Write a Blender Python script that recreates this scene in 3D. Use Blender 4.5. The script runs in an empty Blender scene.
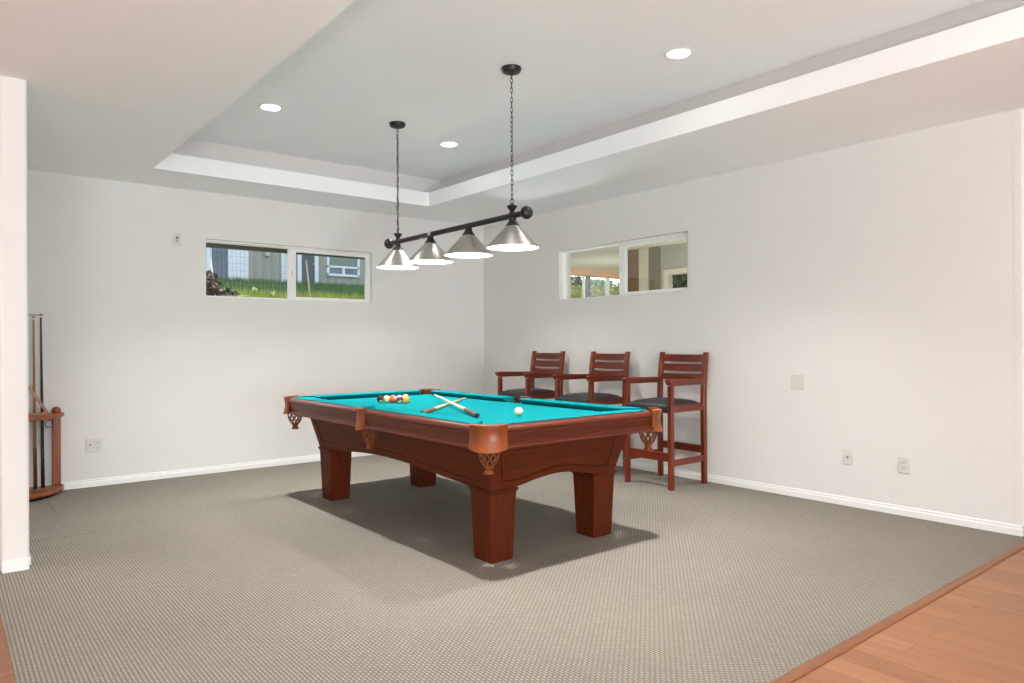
import bpy, math, random
from math import sin, cos, pi, radians, sqrt
from mathutils import Vector, Matrix
random.seed(7)
scene = bpy.context.scene
COL = scene.collection

# ------------------------------------------------------------------ mesh building
class MB:
    def __init__(self):
        self.v = []; self.f = []
    def add(self, verts, faces):
        o = len(self.v); self.v += [tuple(p) for p in verts]
        self.f += [tuple(i + o for i in f) for f in faces]
    def box(self, x0, x1, y0, y1, z0, z1):
        self.add([(x0,y0,z0),(x1,y0,z0),(x1,y1,z0),(x0,y1,z0),(x0,y0,z1),(x1,y0,z1),(x1,y1,z1),(x0,y1,z1)],
                 [(0,3,2,1),(4,5,6,7),(0,1,5,4),(1,2,6,5),(2,3,7,6),(3,0,4,7)])
    def loft(self, rings, closed=True, caps=True):
        n = len(rings[0]); vs = [p for r in rings for p in r]; fs = []
        for k in range(len(rings)-1):
            for i in range(n if closed else n-1):
                j = (i+1) % n
                fs.append((k*n+i, k*n+j, (k+1)*n+j, (k+1)*n+i))
        if caps:
            fs.append(tuple(reversed(range(n)))); fs.append(tuple((len(rings)-1)*n+i for i in range(n)))
        self.add(vs, fs)
    def prism(self, poly, fn, a, b):
        self.loft([[fn(u, w, a) for u, w in poly], [fn(u, w, b) for u, w in poly]])
    def lathe(self, prof, n=32, origin=(0,0,0), axis='Z', cap=True):
        ox, oy, oz = origin; rings = []
        for r, h in prof:
            ring = []
            for i in range(n):
                a = 2*pi*i/n; c, s = r*cos(a), r*sin(a)
                ring.append((ox+c, oy+s, oz+h) if axis == 'Z' else (ox+h, oy+c, oz+s) if axis == 'X' else (ox+s, oy+h, oz+c))
            rings.append(ring)
        self.loft(rings, caps=cap)
    def tube(self, path, rad, n=8, closed=False):
        P = [Vector(p) for p in path]; m = len(P)
        R = rad if isinstance(rad, (list, tuple)) else [rad]*m
        rings = []; up = None
        for i in range(m):
            if closed: t = P[(i+1) % m] - P[i-1]
            else: t = P[min(i+1, m-1)] - P[max(i-1, 0)]
            t.normalize()
            if up is None:
                up = Vector((0,0,1)) if abs(t.z) < .9 else Vector((1,0,0))
            up = (up - t*up.dot(t))
            if up.length < 1e-5: up = t.orthogonal()
            up.normalize(); sd = t.cross(up)
            rings.append([P[i] + (up*cos(2*pi*k/n) + sd*sin(2*pi*k/n))*R[i] for k in range(n)])
        if closed: rings.append(rings[0])
        self.loft(rings, caps=not closed)
    def sphere(self, c, r, n=20, m=12, sz=1.0):
        self.lathe([(max(r*sin(pi*k/m), 1e-4), -r*sz*cos(pi*k/m)) for k in range(m+1)], n, c)
    def build(self, name, mat, parent=None, bevel=0, seg=2, smooth=30, loc=None, flat=False):
        me = bpy.data.meshes.new(name)
        me.from_pydata(self.v, [], self.f); me.validate(); me.update()
        import bmesh
        bm = bmesh.new(); bm.from_mesh(me); bmesh.ops.recalc_face_normals(bm, faces=bm.faces); bm.to_mesh(me); bm.free()
        if not flat:
            me.shade_smooth(); me.set_sharp_from_angle(angle=radians(smooth))
        o = bpy.data.objects.new(name, me); COL.objects.link(o)
        me.materials.append(mat)
        if parent is not None: o.parent = parent
        if loc: o.location = loc
        if bevel:
            b = o.modifiers.new('bevel', 'BEVEL'); b.width = bevel; b.segments = seg; b.limit_method = 'ANGLE'; b.angle_limit = radians(35)
            b.harden_normals = False
        return o

def tag(o, label, cat, group=None):
    o['label'] = label; o['category'] = cat
    if group: o['group'] = group
    return o
def thing(name, label, cat, loc=(0,0,0), group=None):
    o = bpy.data.objects.new(name, None); COL.objects.link(o); o.location = loc; o.empty_display_size = .1
    return tag(o, label, cat, group)
def structure(o, label=None):
    o['kind'] = 'structure'
    if label: o['label'] = label
    return o
def copy_tree(o, parent=None):
    c = o.copy(); COL.objects.link(c)
    if parent is not None: c.parent = parent
    for ch in list(o.children): copy_tree(ch, c)
    return c

# ------------------------------------------------------------------ materials
def srgb(r, g, b):
    f = lambda c: (c/255/12.92) if c/255 <= .04045 else ((c/255+.055)/1.055)**2.4
    return (f(r), f(g), f(b), 1)
def new_mat(name):
    m = bpy.data.materials.new(name); m.use_nodes = True
    nt = m.node_tree; return m, nt, nt.nodes['Principled BSDF']
def N(nt, kind, **kw):
    n = nt.nodes.new(kind)
    for k, v in kw.items():
        if k in n.inputs.keys(): n.inputs[k].default_value = v
        else: setattr(n, k, v)
    return n
def ramp(nt, stops, interp='LINEAR'):
    r = nt.nodes.new('ShaderNodeValToRGB'); r.color_ramp.interpolation = interp
    e = r.color_ramp.elements
    while len(e) < len(stops): e.new(.5)
    for i, (p, c) in enumerate(stops): e[i].position = p; e[i].color = c
    return r
def plain(name, col, rough=.5, metal=0, noise=.06, scale=20, bump=0, bscale=200, coat=0, spec=.5):
    m, nt, b = new_mat(name); L = nt.links.new
    tc = N(nt, 'ShaderNodeTexCoord'); nz = N(nt, 'ShaderNodeTexNoise', Scale=scale, Detail=4.0)
    L(tc.outputs['Object'], nz.inputs['Vector'])
    lo = tuple(max(0, c*(1-noise)) for c in col[:3])+(1,); hi = tuple(min(1, c*(1+noise)) for c in col[:3])+(1,)
    r = ramp(nt, [(.3, lo), (.7, hi)]); L(nz.outputs['Fac'], r.inputs['Fac']); L(r.outputs['Color'], b.inputs['Base Color'])
    b.inputs['Roughness'].default_value = rough; b.inputs['Metallic'].default_value = metal
    b.inputs['Specular IOR Level'].default_value = spec; b.inputs['Coat Weight'].default_value = coat
    if bump:
        n2 = N(nt, 'ShaderNodeTexNoise', Scale=bscale, Detail=3.0); L(tc.outputs['Object'], n2.inputs['Vector'])
        bp = N(nt, 'ShaderNodeBump', Strength=bump, Distance=.002); L(n2.outputs['Fac'], bp.inputs['Height']); L(bp.outputs['Normal'], b.inputs['Normal'])
    return m
def wood(name, dark, mid, light, axis='X', rough=.32, coat=.25, scale=1.0, spec=.3):
    m, nt, b = new_mat(name); L = nt.links.new
    tc = N(nt, 'ShaderNodeTexCoord'); mp = N(nt, 'ShaderNodeMapping')
    s = [38*scale]*3; s['XYZ'.index(axis)] = 1.6*scale
    mp.inputs['Scale'].default_value = s
    L(tc.outputs['Object'], mp.inputs['Vector'])
    nz = N(nt, 'ShaderNodeTexNoise', Scale=1.0, Detail=6.0, Roughness=.6, Distortion=.6); L(mp.outputs['Vector'], nz.inputs['Vector'])
    r = ramp(nt, [(.28, dark), (.5, mid), (.75, light)]); L(nz.outputs['Fac'], r.inputs['Fac']); L(r.outputs['Color'], b.inputs['Base Color'])
    b.inputs['Roughness'].default_value = rough; b.inputs['Specular IOR Level'].default_value = spec; b.inputs['Coat Weight'].default_value = coat; b.inputs['Coat Roughness'].default_value = .12
    bp = N(nt, 'ShaderNodeBump', Strength=.12, Distance=.001); L(nz.outputs['Fac'], bp.inputs['Height']); L(bp.outputs['Normal'], b.inputs['Normal'])
    return m
def emit(name, col, strength):
    m, nt, b = new_mat(name)
    b.inputs['Base Color'].default_value = (.8,.8,.8,1)
    b.inputs['Emission Color'].default_value = col; b.inputs['Emission Strength'].default_value = strength
    return m

M = {}
M['wall'] = plain('wall_paint', (.71,.70,.675,1), .75, noise=.012, scale=2, bump=.08, bscale=90, spec=.3)
M['ceiling'] = plain('ceiling_paint', (.88,.882,.882,1), .8, noise=.012, scale=2, bump=.08, bscale=90, spec=.3)
M['recess_shade'] = plain('recess_shade_tone', (.66,.65,.63,1), .8, noise=.012, scale=2, bump=.08, bscale=90, spec=.3)  # greyer than the ceiling; shade behind the lip is put into this colour
M['trim'] = plain('trim_paint', (.80,.795,.775,1), .4, noise=.01)
M['vinyl'] = plain('white_vinyl', (.82,.82,.80,1), .35, noise=.01)
M['plate'] = plain('plate_plastic', (.625,.61,.57,1), .4, noise=.01)
M['dark_slot'] = plain('dark_slot', (.09,.085,.08,1), .5)
d_, m_, l_ = srgb(66,25,6), srgb(80,31,9), srgb(94,40,14)
for ax in 'XYZ':
    M['mahog'+ax] = wood('table_wood_'+ax, d_, m_, l_, ax, rough=.5, coat=0, scale=1.5, spec=.14)
    M['rail'+ax] = wood('rail_wood_'+ax, srgb(68,24,9), srgb(86,32,14), srgb(102,42,20), ax, rough=.36, coat=.18, scale=1.5, spec=.25)
for ax in 'XYZ':
    M['stool'+ax] = wood('stool_wood_'+ax, srgb(66,21,9), srgb(104,38,17), srgb(134,58,29), ax, rough=.3, coat=.35)
for ax in 'XYZ':
    M['oak'+ax] = wood('rack_wood_'+ax, srgb(106,54,26), srgb(140,76,40), srgb(166,98,56), ax, rough=.4, coat=.15)
M['leather'] = plain('tan_leather', srgb(122,55,5), .42, noise=.22, scale=14, bump=.25, bscale=160, coat=.15)
M['netting'] = plain('brown_leather_net', srgb(112,56,22), .55, noise=.15, scale=30)
M['cloth'] = plain('teal_felt', (.0015,.225,.25,1), .95, noise=.05, scale=60, bump=.1, bscale=900, spec=.05)
M['slate'] = plain('slate', (.06,.06,.06,1), .8)
M['seat'] = plain('black_vinyl', (.022,.024,.026,1), .42, noise=.1, scale=30, bump=.1, bscale=250)
M['bronze'] = plain('dark_bronze', (.028,.024,.021,1), .42, metal=.5, noise=.2, scale=15)
M['silver'] = plain('silver_band', (.7,.69,.66,1), .3, metal=1, noise=.02)
M['black'] = plain('black_gloss', (.012,.012,.014,1), .25)
M['maple'] = wood('cue_maple', srgb(196,164,112), srgb(222,194,146), srgb(236,214,172), 'Z', rough=.3, coat=.3)
M['pale_cue'] = plain('pale_cue', srgb(226,212,190), .3, noise=.03, coat=.3)
M['wrap'] = plain('grey_brown_wrap', srgb(112,84,72), .6, noise=.25, scale=120)
M['brown_cue'] = wood('cue_brown', srgb(120,84,58), srgb(146,106,76), srgb(164,124,92), 'Z', rough=.35)
M['rosewood'] = wood('cue_rosewood', srgb(70,34,22), srgb(96,52,34), srgb(120,70,44), 'Z', rough=.35)
# brushed nickel shade
m, nt, b = new_mat('brushed_nickel'); L = nt.links.new
tc = N(nt, 'ShaderNodeTexCoord'); nz = N(nt, 'ShaderNodeTexNoise', Scale=140.0, Detail=2.0); mp = N(nt, 'ShaderNodeMapping'); mp.inputs['Scale'].default_value = (.25,.25,2.4)
L(tc.outputs['Object'], mp.inputs['Vector']); L(mp.outputs['Vector'], nz.inputs['Vector'])
r = ramp(nt, [(.3, (.43,.41,.38,1)), (.7, (.57,.545,.51,1))]); L(nz.outputs['Fac'], r.inputs['Fac']); L(r.outputs['Color'], b.inputs['Base Color'])
b.inputs['Metallic'].default_value = 1; b.inputs['Roughness'].default_value = .46; b.inputs['Anisotropic'].default_value = .8; b.inputs['Anisotropic Rotation'].default_value = .25
tg = N(nt, 'ShaderNodeTangent', direction_type='RADIAL', axis='Z'); L(tg.outputs['Tangent'], b.inputs['Tangent'])
M['nickel'] = m
M['diffuser'] = emit('lamp_diffuser', (1,.95,.88,1), 6.0)
M['led'] = emit('downlight_lens', (1,.96,.9,1), 14.0)

# carpet: small woven loops in rows
m, nt, b = new_mat('loop_carpet'); L = nt.links.new
tc = N(nt, 'ShaderNodeTexCoord')
br = N(nt, 'ShaderNodeTexBrick', offset=.5); br.inputs['Scale'].default_value = 1.0
br.inputs['Brick Width'].default_value = .026; br.inputs['Row Height'].default_value = .0155
br.inputs['Mortar Size'].default_value = .0042; br.inputs['Mortar Smooth'].default_value = .55; br.inputs['Bias'].default_value = 0
br.inputs['Color1'].default_value = srgb(160,156,147); br.inputs['Color2'].default_value = srgb(152,147,137); br.inputs['Mortar'].default_value = srgb(120,114,104)
rot = N(nt, 'ShaderNodeMapping'); rot.inputs['Rotation'].default_value = (0,0,radians(90))
L(tc.outputs['Object'], rot.inputs['Vector']); L(rot.outputs['Vector'], br.inputs['Vector'])
n1 = N(nt, 'ShaderNodeTexNoise', Scale=1.1, Detail=3.0); L(tc.outputs['Object'], n1.inputs['Vector'])
n2 = N(nt, 'ShaderNodeTexNoise', Scale=260.0, Detail=2.0); L(tc.outputs['Object'], n2.inputs['Vector'])
r1 = ramp(nt, [(.3,(.93,.93,.93,1)),(.7,(1.04,1.03,1.01,1))]); L(n1.outputs['Fac'], r1.inputs['Fac'])
r2 = ramp(nt, [(.3,(.82,.82,.82,1)),(.7,(1.1,1.1,1.1,1))]); L(n2.outputs['Fac'], r2.inputs['Fac'])
x1 = N(nt, 'ShaderNodeMixRGB', blend_type='MULTIPLY'); x1.inputs['Fac'].default_value = 1
x2 = N(nt, 'ShaderNodeMixRGB', blend_type='MULTIPLY'); x2.inputs['Fac'].default_value = 1
L(br.outputs['Color'], x1.inputs['Color1']); L(r1.outputs['Color'], x1.inputs['Color2'])
L(x1.outputs['Color'], x2.inputs['Color1']); L(r2.outputs['Color'], x2.inputs['Color2'])
L(x2.outputs['Color'], b.inputs['Base Color'])
b.inputs['Roughness'].default_value = .95; b.inputs['Specular IOR Level'].default_value = .1
bp = N(nt, 'ShaderNodeBump', Strength=.5, Distance=.004, invert=True); L(br.outputs['Fac'], bp.inputs['Height']); L(bp.outputs['Normal'], b.inputs['Normal'])
M['carpet'] = m
# laminate planks running along Y
m, nt, b = new_mat('laminate_planks'); L = nt.links.new
tc = N(nt, 'ShaderNodeTexCoord'); rot = N(nt, 'ShaderNodeMapping'); rot.inputs['Rotation'].default_value = (0,0,radians(90))
L(tc.outputs['Object'], rot.inputs['Vector'])
br = N(nt, 'ShaderNodeTexBrick', offset=.37); br.inputs['Scale'].default_value = 1
br.inputs['Brick Width'].default_value = 1.2; br.inputs['Row Height'].default_value = .125; br.inputs['Mortar Size'].default_value = .0012
br.inputs['Color1'].default_value = srgb(160,111,76); br.inputs['Color2'].default_value = srgb(147,100,66); br.inputs['Mortar'].default_value = srgb(112,74,50)
L(rot.outputs['Vector'], br.inputs['Vector'])
mp = N(nt, 'ShaderNodeMapping'); mp.inputs['Scale'].default_value = (26,1.6,1); L(tc.outputs['Object'], mp.inputs['Vector'])
nz = N(nt, 'ShaderNodeTexNoise', Scale=1.0, Detail=6.0, Distortion=.8); L(mp.outputs['Vector'], nz.inputs['Vector'])
r1 = ramp(nt, [(.3,(.84,.80,.76,1)),(.7,(1.1,1.1,1.1,1))]); L(nz.outputs['Fac'], r1.inputs['Fac'])
x1 = N(nt, 'ShaderNodeMixRGB', blend_type='MULTIPLY'); x1.inputs['Fac'].default_value = 1
L(br.outputs['Color'], x1.inputs['Color1']); L(r1.outputs['Color'], x1.inputs['Color2']); L(x1.outputs['Color'], b.inputs['Base Color'])
b.inputs['Roughness'].default_value = .42
M['laminate'] = m
M['strip'] = wood('threshold_wood', srgb(116,72,46), srgb(130,84,56), srgb(144,96,66), 'X', rough=.45, coat=.1)
# window glass
m = bpy.data.materials.new('clear_glass'); m.use_nodes = True; nt = m.node_tree; nt.nodes.clear(); L = nt.links.new
out = nt.nodes.new('ShaderNodeOutputMaterial'); tr = nt.nodes.new('ShaderNodeBsdfTransparent'); tr.inputs['Color'].default_value = (.93,.95,.95,1)
gl = nt.nodes.new('ShaderNodeBsdfGlossy'); gl.inputs['Roughness'].default_value = .02; fr = nt.nodes.new('ShaderNodeFresnel'); fr.inputs['IOR'].default_value = 1.35
mx = nt.nodes.new('ShaderNodeMixShader'); L(fr.outputs['Fac'], mx.inputs['Fac']); L(tr.outputs[0], mx.inputs[1]); L(gl.outputs[0], mx.inputs[2]); L(mx.outputs[0], out.inputs[0])
M['glass'] = m
# outdoors
M['grass'] = plain('grass', srgb(48,80,32), .8, noise=.45, scale=6)
M['blade_sunlit'] = plain('sunlit_grass_blade', srgb(150,160,58), .7, noise=.3, scale=3)  # sunlight on the near grass is put into this yellow-green
M['blade'] = plain('grass_blade', srgb(62,98,40), .7, noise=.4, scale=3)
M['siding'] = None
m, nt, b = new_mat('grey_siding'); L = nt.links.new
tc = N(nt, 'ShaderNodeTexCoord'); wv = N(nt, 'ShaderNodeTexWave', wave_type='BANDS', bands_direction='X', wave_profile='SAW'); wv.inputs['Scale'].default_value = 1.6
L(tc.outputs['Object'], wv.inputs['Vector']); r = ramp(nt, [(0,srgb(132,136,128)),(.9,srgb(148,151,142)),(1,srgb(110,114,108))]); L(wv.outputs['Fac'], r.inputs['Fac']); L(r.outputs['Color'], b.inputs['Base Color'])
b.inputs['Roughness'].default_value = .7; M['siding'] = m
M['blue_door'] = plain('slate_blue_paint', srgb(82,98,110), .6)
M['dark_door'] = plain('dark_door_paint', srgb(66,78,88), .5)
M['white_out'] = plain('white_outdoor_paint', srgb(205,212,218), .6)
M['white_post'] = plain('white_post_paint', srgb(226,228,226), .5)
M['pane_out'] = plain('outdoor_pane', srgb(84,104,122), .15, noise=.2, scale=3)
M['shade_blind'] = plain('green_grey_blind', srgb(108,122,118), .7)
M['wire'] = plain('galvanised_wire', srgb(128,138,134), .5, metal=.2)
M['stake'] = plain('weathered_stake', srgb(176,160,136), .8, noise=.2)
M['fascia'] = plain('brown_fascia', srgb(88,78,64), .7)
M['roof_out'] = plain('grey_shingle', srgb(96,94,92), .9, noise=.2)
M['soffit'] = plain('beige_soffit', srgb(196,190,172), .8)
M['beam'] = plain('peach_beam', srgb(226,184,146), .7)
M['dark_post'] = plain('dark_post_paint', srgb(44,42,38), .6)
M['panel_brown'] = plain('brown_panel', srgb(112,88,66), .7, noise=.15, scale=8)
M['pale_post'] = plain('pale_post_paint', srgb(178,172,156), .6)
M['taupe'] = plain('taupe_panel', srgb(104,94,80), .7)
M['greywall'] = plain('patio_wall_paint', srgb(140,138,126), .8)
M['soil'] = plain('soil', srgb(90,74,56), .95, noise=.3, scale=5)
M['paving'] = plain('pale_paving', srgb(206,200,188), .9, noise=.1, scale=4)
M['bark'] = plain('bark', srgb(92,76,60), .9, noise=.3)
def leafmat(name, a, b_): 
    m, nt, b = new_mat(name); L = nt.links.new
    g = N(nt, 'ShaderNodeNewGeometry'); r = ramp(nt, [(0, a), (1, b_)]); L(g.outputs['Random Per Island'], r.inputs['Fac']); L(r.outputs['Color'], b.inputs['Base Color'])
    b.inputs['Roughness'].default_value = .6; return m
M['leaf_green'] = leafmat('green_leaves', srgb(48,82,34), srgb(128,158,72))
M['leaf_dark'] = leafmat('dark_leaves', srgb(40,62,40), srgb(86,112,70))
M['leaf_hedge'] = leafmat('hedge_leaves', srgb(130,156,52), srgb(214,220,118))
M['leaf_red'] = leafmat('bronze_leaves', srgb(30,26,28), srgb(98,52,38))
M['leaf_shrub'] = leafmat('shrub_leaves', srgb(28,40,34), srgb(52,70,46))
M['petal'] = plain('pale_petals', srgb(232,228,170), .6)

# ------------------------------------------------------------------ room shell (corner of back and right wall at the origin)
ZC, ZF, ZU = 2.74, 2.89, 3.10           # soffit ceiling, top of tray lip, raised ceiling
T = .18                                  # wall thickness
W1 = (-3.367, -1.575, 1.72, 2.287)       # back window opening x0 x1 z0 z1
W2 = (-3.162, -1.408, 1.732, 2.287)      # right window opening y0 y1 z0 z1
PX0, PX1, PY = -5.130, -5.000, -2.43     # partition at left
YE = -5.745                              # end of right wall
FRONT, WEST, EAST = -22.0, -14.0, 3.2

w = MB()                                 # back wall with window hole
w.box(WEST, W1[0], 0, T, 0, ZC+.5); w.box(W1[1], T, 0, T, 0, ZC+.5); w.box(W1[0], W1[1], 0, T, 0, W1[2]); w.box(W1[0], W1[1], 0, T, W1[3], ZC+.5)
structure(w.build('wall_back', M['wall'], flat=True))
w = MB()
w.box(0, T, YE, W2[0], 0, ZC+.5); w.box(0, T, W2[1], 0, 0, ZC+.5); w.box(0, T, W2[0], W2[1], 0, W2[2]); w.box(0, T, W2[0], W2[1], W2[3], ZC+.5)
structure(w.build('wall_right', M['wall'], flat=True))
# rounded end post of right wall
def rounded_rect(x0, x1, y0, y1, r, n=6):
    pts = []
    for cx, cy, a0 in ((x1-r, y1-r, 0), (x0+r, y1-r, 90), (x0+r, y0+r, 180), (x1-r, y0+r, 270)):
        for k in range(n+1):
            a = radians(a0+90*k/n); pts.append((cx+r*cos(a), cy+r*sin(a)))
    return pts
w = MB(); pr = rounded_rect(PX0, PX1, PY, 0, .019)
w.loft([[(x, y, 0) for x, y in pr], [(x, y, ZC) for x, y in pr]])
structure(w.build('wall_left', M['wall'], smooth=40))
w = MB()                                 # walls of the rest of the room, with wide openings to the daylight
w.box(EAST, EAST+T, FRONT, YE+.0, 0, ZC)
structure(w.build('wall_east', M['wall'], flat=True))
w = MB(); w.box(T, EAST+T, YE, YE+T, 0, ZC); structure(w.build('wall_return', M['wall'], flat=True))
w = MB(); w.box(WEST-T, WEST, FRONT, T, 0, ZC); structure(w.build('wall_west', M['wall'], flat=True))
w = MB()
w.box(WEST, -12.5, FRONT-T, FRONT, 0, ZC); w.box(-7.2, -6.4, FRONT-T, FRONT, 0, ZC); w.box(-1.1, EAST, FRONT-T, FRONT, 0, ZC)
w.box(-12.5, -7.2, FRONT-T, FRONT, 2.45, ZC); w.box(-6.4, -1.1, FRONT-T, FRONT, 2.45, ZC)
structure(w.build('wall_front', M['wall'], flat=True))
# ceiling: lower soffit ring around the tray, lip, ledge, raised part
TX0, TX1, TY0, TY1 = -3.985, -1.262, -7.4, -.705
S = .29
c = MB()
c.box(WEST, TX0, FRONT, 0, ZC, ZF); c.box(TX1, EAST, FRONT, 0, ZC, ZF); c.box(TX0, TX1, TY1, 0, ZC, ZF); c.box(TX0, TX1, FRONT, TY0, ZC, ZF)
structure(c.build('ceiling', M['ceiling'], flat=True))
c = MB()
a0, a1, b0, b1 = TX0-S, TX1+S, TY0-S, TY1+.22
c.box(a0-.1, a1+.1, b0-.1, b1+.1, ZU, ZU+.1)
structure(c.build('ceiling_tray', M['ceiling'], flat=True)); c = MB()
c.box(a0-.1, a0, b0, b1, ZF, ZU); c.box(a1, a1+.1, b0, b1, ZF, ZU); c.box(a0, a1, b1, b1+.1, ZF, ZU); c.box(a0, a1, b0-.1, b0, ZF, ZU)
structure(c.build('ceiling_recess', M['recess_shade'], flat=True))
# floors
CX0, CY0 = -5.172, -5.80
f = MB(); f.box(CX0, T, CY0, T, -.05, 0); structure(f.build('floor_carpet', M['carpet'], flat=True))
f = MB(); f.box(WEST, CX0, FRONT, T, -.05, -.002); f.box(CX0, EAST, FRONT, CY0, -.05, -.002); f.box(T, EAST, CY0, YE+T, -.05, -.002)
structure(f.build('floor', M['laminate'], flat=True))
f = MB(); poly = [(-.05,-.002),(-.05,.003),(-.042,.008),(-.012,.008),(-.002,.004),(0,-.002)]
f.prism(poly, lambda u, z, t: (t, CY0+u, z), CX0-.05, T+.01)
structure(f.build('trim_threshold', M['strip'], smooth=20))
f = MB(); f.prism(poly, lambda u, z, t: (CX0+u, t, z), CY0, -.02)
structure(f.build('trim_threshold_side', M['strip'], smooth=20))
# seam lines of a cut-out panel in the carpet beside the rack
f = MB()
f.box(-4.72, -4.712, -1.05, -.47, 0, .0012); f.box(-5.0, -4.72, -1.055, -1.047, 0, .0012); f.box(-5.0, -4.5, -1.78, -1.772, 0, .001)
structure(f.build('trim_carpet_seam', plain('carpet_seam', srgb(112,105,93), .95), flat=True))
# baseboards, stepped profile
bp_ = [(0,0),(.014,0),(.014,.042),(.009,.048),(.009,.062),(.005,.067),(0,.067)]
f = MB(); f.prism(bp_, lambda u, z, t: (t, -u, z), PX1, 0); structure(f.build('baseboard_back', M['trim'], smooth=20))
f = MB(); f.prism(bp_, lambda u, z, t: (-u, t, z), YE-.012, 0); structure(f.build('baseboard_right', M['trim'], smooth=20))
f = MB(); f.prism(bp_, lambda u, z, t: (t, YE-u, z), -.012, EAST); structure(f.build('baseboard_return', M['trim'], smooth=20))
f = MB(); f.prism(bp_, lambda u, z, t: (t, PY-u, z), PX0+.004, PX1-.004); structure(f.build('baseboard_left', M['trim'], smooth=20))
f = MB(); f.prism(bp_, lambda u, z, t: (PX1+u, t, z), PY+.08, -.0); structure(f.build('baseboard_partition', M['trim'], smooth=20))
f = MB(); pr = rounded_rect(-.001, T, YE-.03, YE+.05, .02); f.loft([[(x, y, .067) for x, y in pr], [(x, y, ZC) for x, y in pr]])
structure(f.build('trim_wall_corner', M['wall'], smooth=40))

# ------------------------------------------------------------------ windows
def window(name, mapf, a0, a1, z0, z1, fixed_first, mid):
    """mapf(a, d, z): a along the wall, d depth outwards"""
    def bx(m, p0, p1, d0, d1, q0, q1):
        P = [mapf(p0,d0,q0), mapf(p1,d1,q1)]
        x0,x1 = sorted((P[0][0],P[1][0])); y0,y1 = sorted((P[0][1],P[1][1])); m.box(x0,x1,y0,y1,q0,q1)
    root = bpy.data.objects.new(name, None); COL.objects.link(root); root.location = mapf((a0+a1)/2, .08, z0); structure(root)
    root.location = (0,0,0)
    fr = MB()                          # outer frame
    F_, FB, FT = .010, .014, .020
    bx(fr, a0, a1, .045, .13, z0, z0+FB); bx(fr, a0, a1, .045, .13, z1-FT, z1)
    bx(fr, a0, a0+F_, .045, .13, z0+FB, z1-FT); bx(fr, a1-F_, a1, .045, .13, z0+FB, z1-FT)
    fr.build('window_frame', M['vinyl'], root, bevel=.003)
    lo, hi = z0+FB, z1-FT
    sides = ((a0+F_, mid+.03), (mid-.04, a1-F_)) if fixed_first else ((a0+F_, mid+.04), (mid-.03, a1-F_))
    fixed, slide = (sides if fixed_first else sides[::-1])
    # fixed glass, thin bead, set further out
    fb = MB(); q0, q1 = fixed; t = .005
    bx(fb, q0, q1, .094, .108, lo, lo+t); bx(fb, q0, q1, .094, .108, hi-t, hi)
    bx(fb, q0, q0+t, .094, .108, lo+t, hi-t); bx(fb, q1-t, q1, .094, .108, lo+t, hi-t)
    fo = fb.build('fixed_sash', M['vinyl'], root, bevel=.002)
    g = MB(); bx(g, q0+t, q1-t, .100, .104, lo+t, hi-t); g.build('pane', M['glass'], fo, flat=True)
    sb = MB(); q0, q1 = slide; tm, te = .085, .040; tb = .024; tt = .034; t0_, t1_ = (tm, te) if fixed_first else (te, tm)
    bx(sb, q0, q1, .050, .085, lo, lo+tb); bx(sb, q0, q1, .050, .085, hi-tt, hi)
    bx(sb, q0, q0+t0_, .050, .085, lo+tb, hi-tt); bx(sb, q1-t1_, q1, .050, .085, lo+tb, hi-tt)
    so = sb.build('sliding_sash', M['vinyl'], root, bevel=.004)
    g = MB(); bx(g, q0+t0_, q1-t1_, .066, .070, lo+tb, hi-tt); g.build('pane', M['glass'], so, flat=True)
    k = MB(); kc = q0+tm*.5 if fixed_first else q1-tm*.5
    bx(k, kc-.006, kc+.006, .041, .052, (z0+z1)/2-.03, (z0+z1)/2+.03); k.build('latch', M['plate'], so, bevel=.002)
    return root
window('window_1', lambda a, d, z: (a, d, z), W1[0], W1[1], W1[2], W1[3], True, -2.487)
window('window_2', lambda a, d, z: (d, a, z), W2[0], W2[1], W2[2], W2[3], False, -2.30)

# ------------------------------------------------------------------ wall plates
def plate(name, label, cat, mapf, a, z, w_, h_, holes, group=None):
    m = MB(); P = [mapf(a-w_/2, 0), mapf(a+w_/2, .007)]
    def bx(m, p0, p1, d0, d1, q0, q1):
        A, B = mapf(p0, d0), mapf(p1, d1); x0,x1 = sorted((A[0],B[0])); y0,y1 = sorted((A[1],B[1])); m.box(x0,x1,y0,y1,q0,q1)
    root = thing(name, label, cat, (0,0,0))
    m = MB(); bx(m, a-w_/2, a+w_/2, 0, .007, z-h_/2, z+h_/2); m.build('cover_plate', M['plate'], root, bevel=.003)
    for kind, da, dz in holes:
        s = MB()
        if kind == 'jack':
            bx(s, a+da-.011, a+da+.011, .007, .0085, z+dz-.011, z+dz+.011); j = s.build('jack', M['dark_slot'] , root, bevel=.001)
        elif kind == 'slot':
            s.lathe([(.001,0),(.016,0),(.016,.0015),(.014,.002),(.001,.002)], 20, mapf(a+da, .007)[:2]+(z+dz,), mapf.axis) if False else bx(s, a+da-.016, a+da+.016, .007, .009, z+dz-.013, z+dz+.013)
            r_ = s.build('receptacle', M['plate'], root, bevel=.001)
            h = MB(); bx(h, a+da-.008, a+da-.005, .0085, .0095, z+dz-.004, z+dz+.006); bx(h, a+da+.005, a+da+.008, .0085, .0095, z+dz-.004, z+dz+.005); bx(h, a+da-.002, a+da+.002, .0085, .0095, z+dz-.010, z+dz-.006)
            h.build('slots', M['dark_slot'], r_)
        elif kind == 'knob':
            bx(s, a+da-.006, a+da+.006, .007, .013, z+dz-.006, z+dz+.006); s.build('connector', M['dark_slot'], root, bevel=.002)
        elif kind == 'seam':
            bx(s, a-w_*.36, a+w_*.36, .007, .0085, z-h_*.33, z+h_*.33); s.build('blank_insert', M['plate'], root, bevel=.001)
    return root
bk = lambda a, d: (a, -d); rt = lambda a, d: (-d, a)
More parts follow.
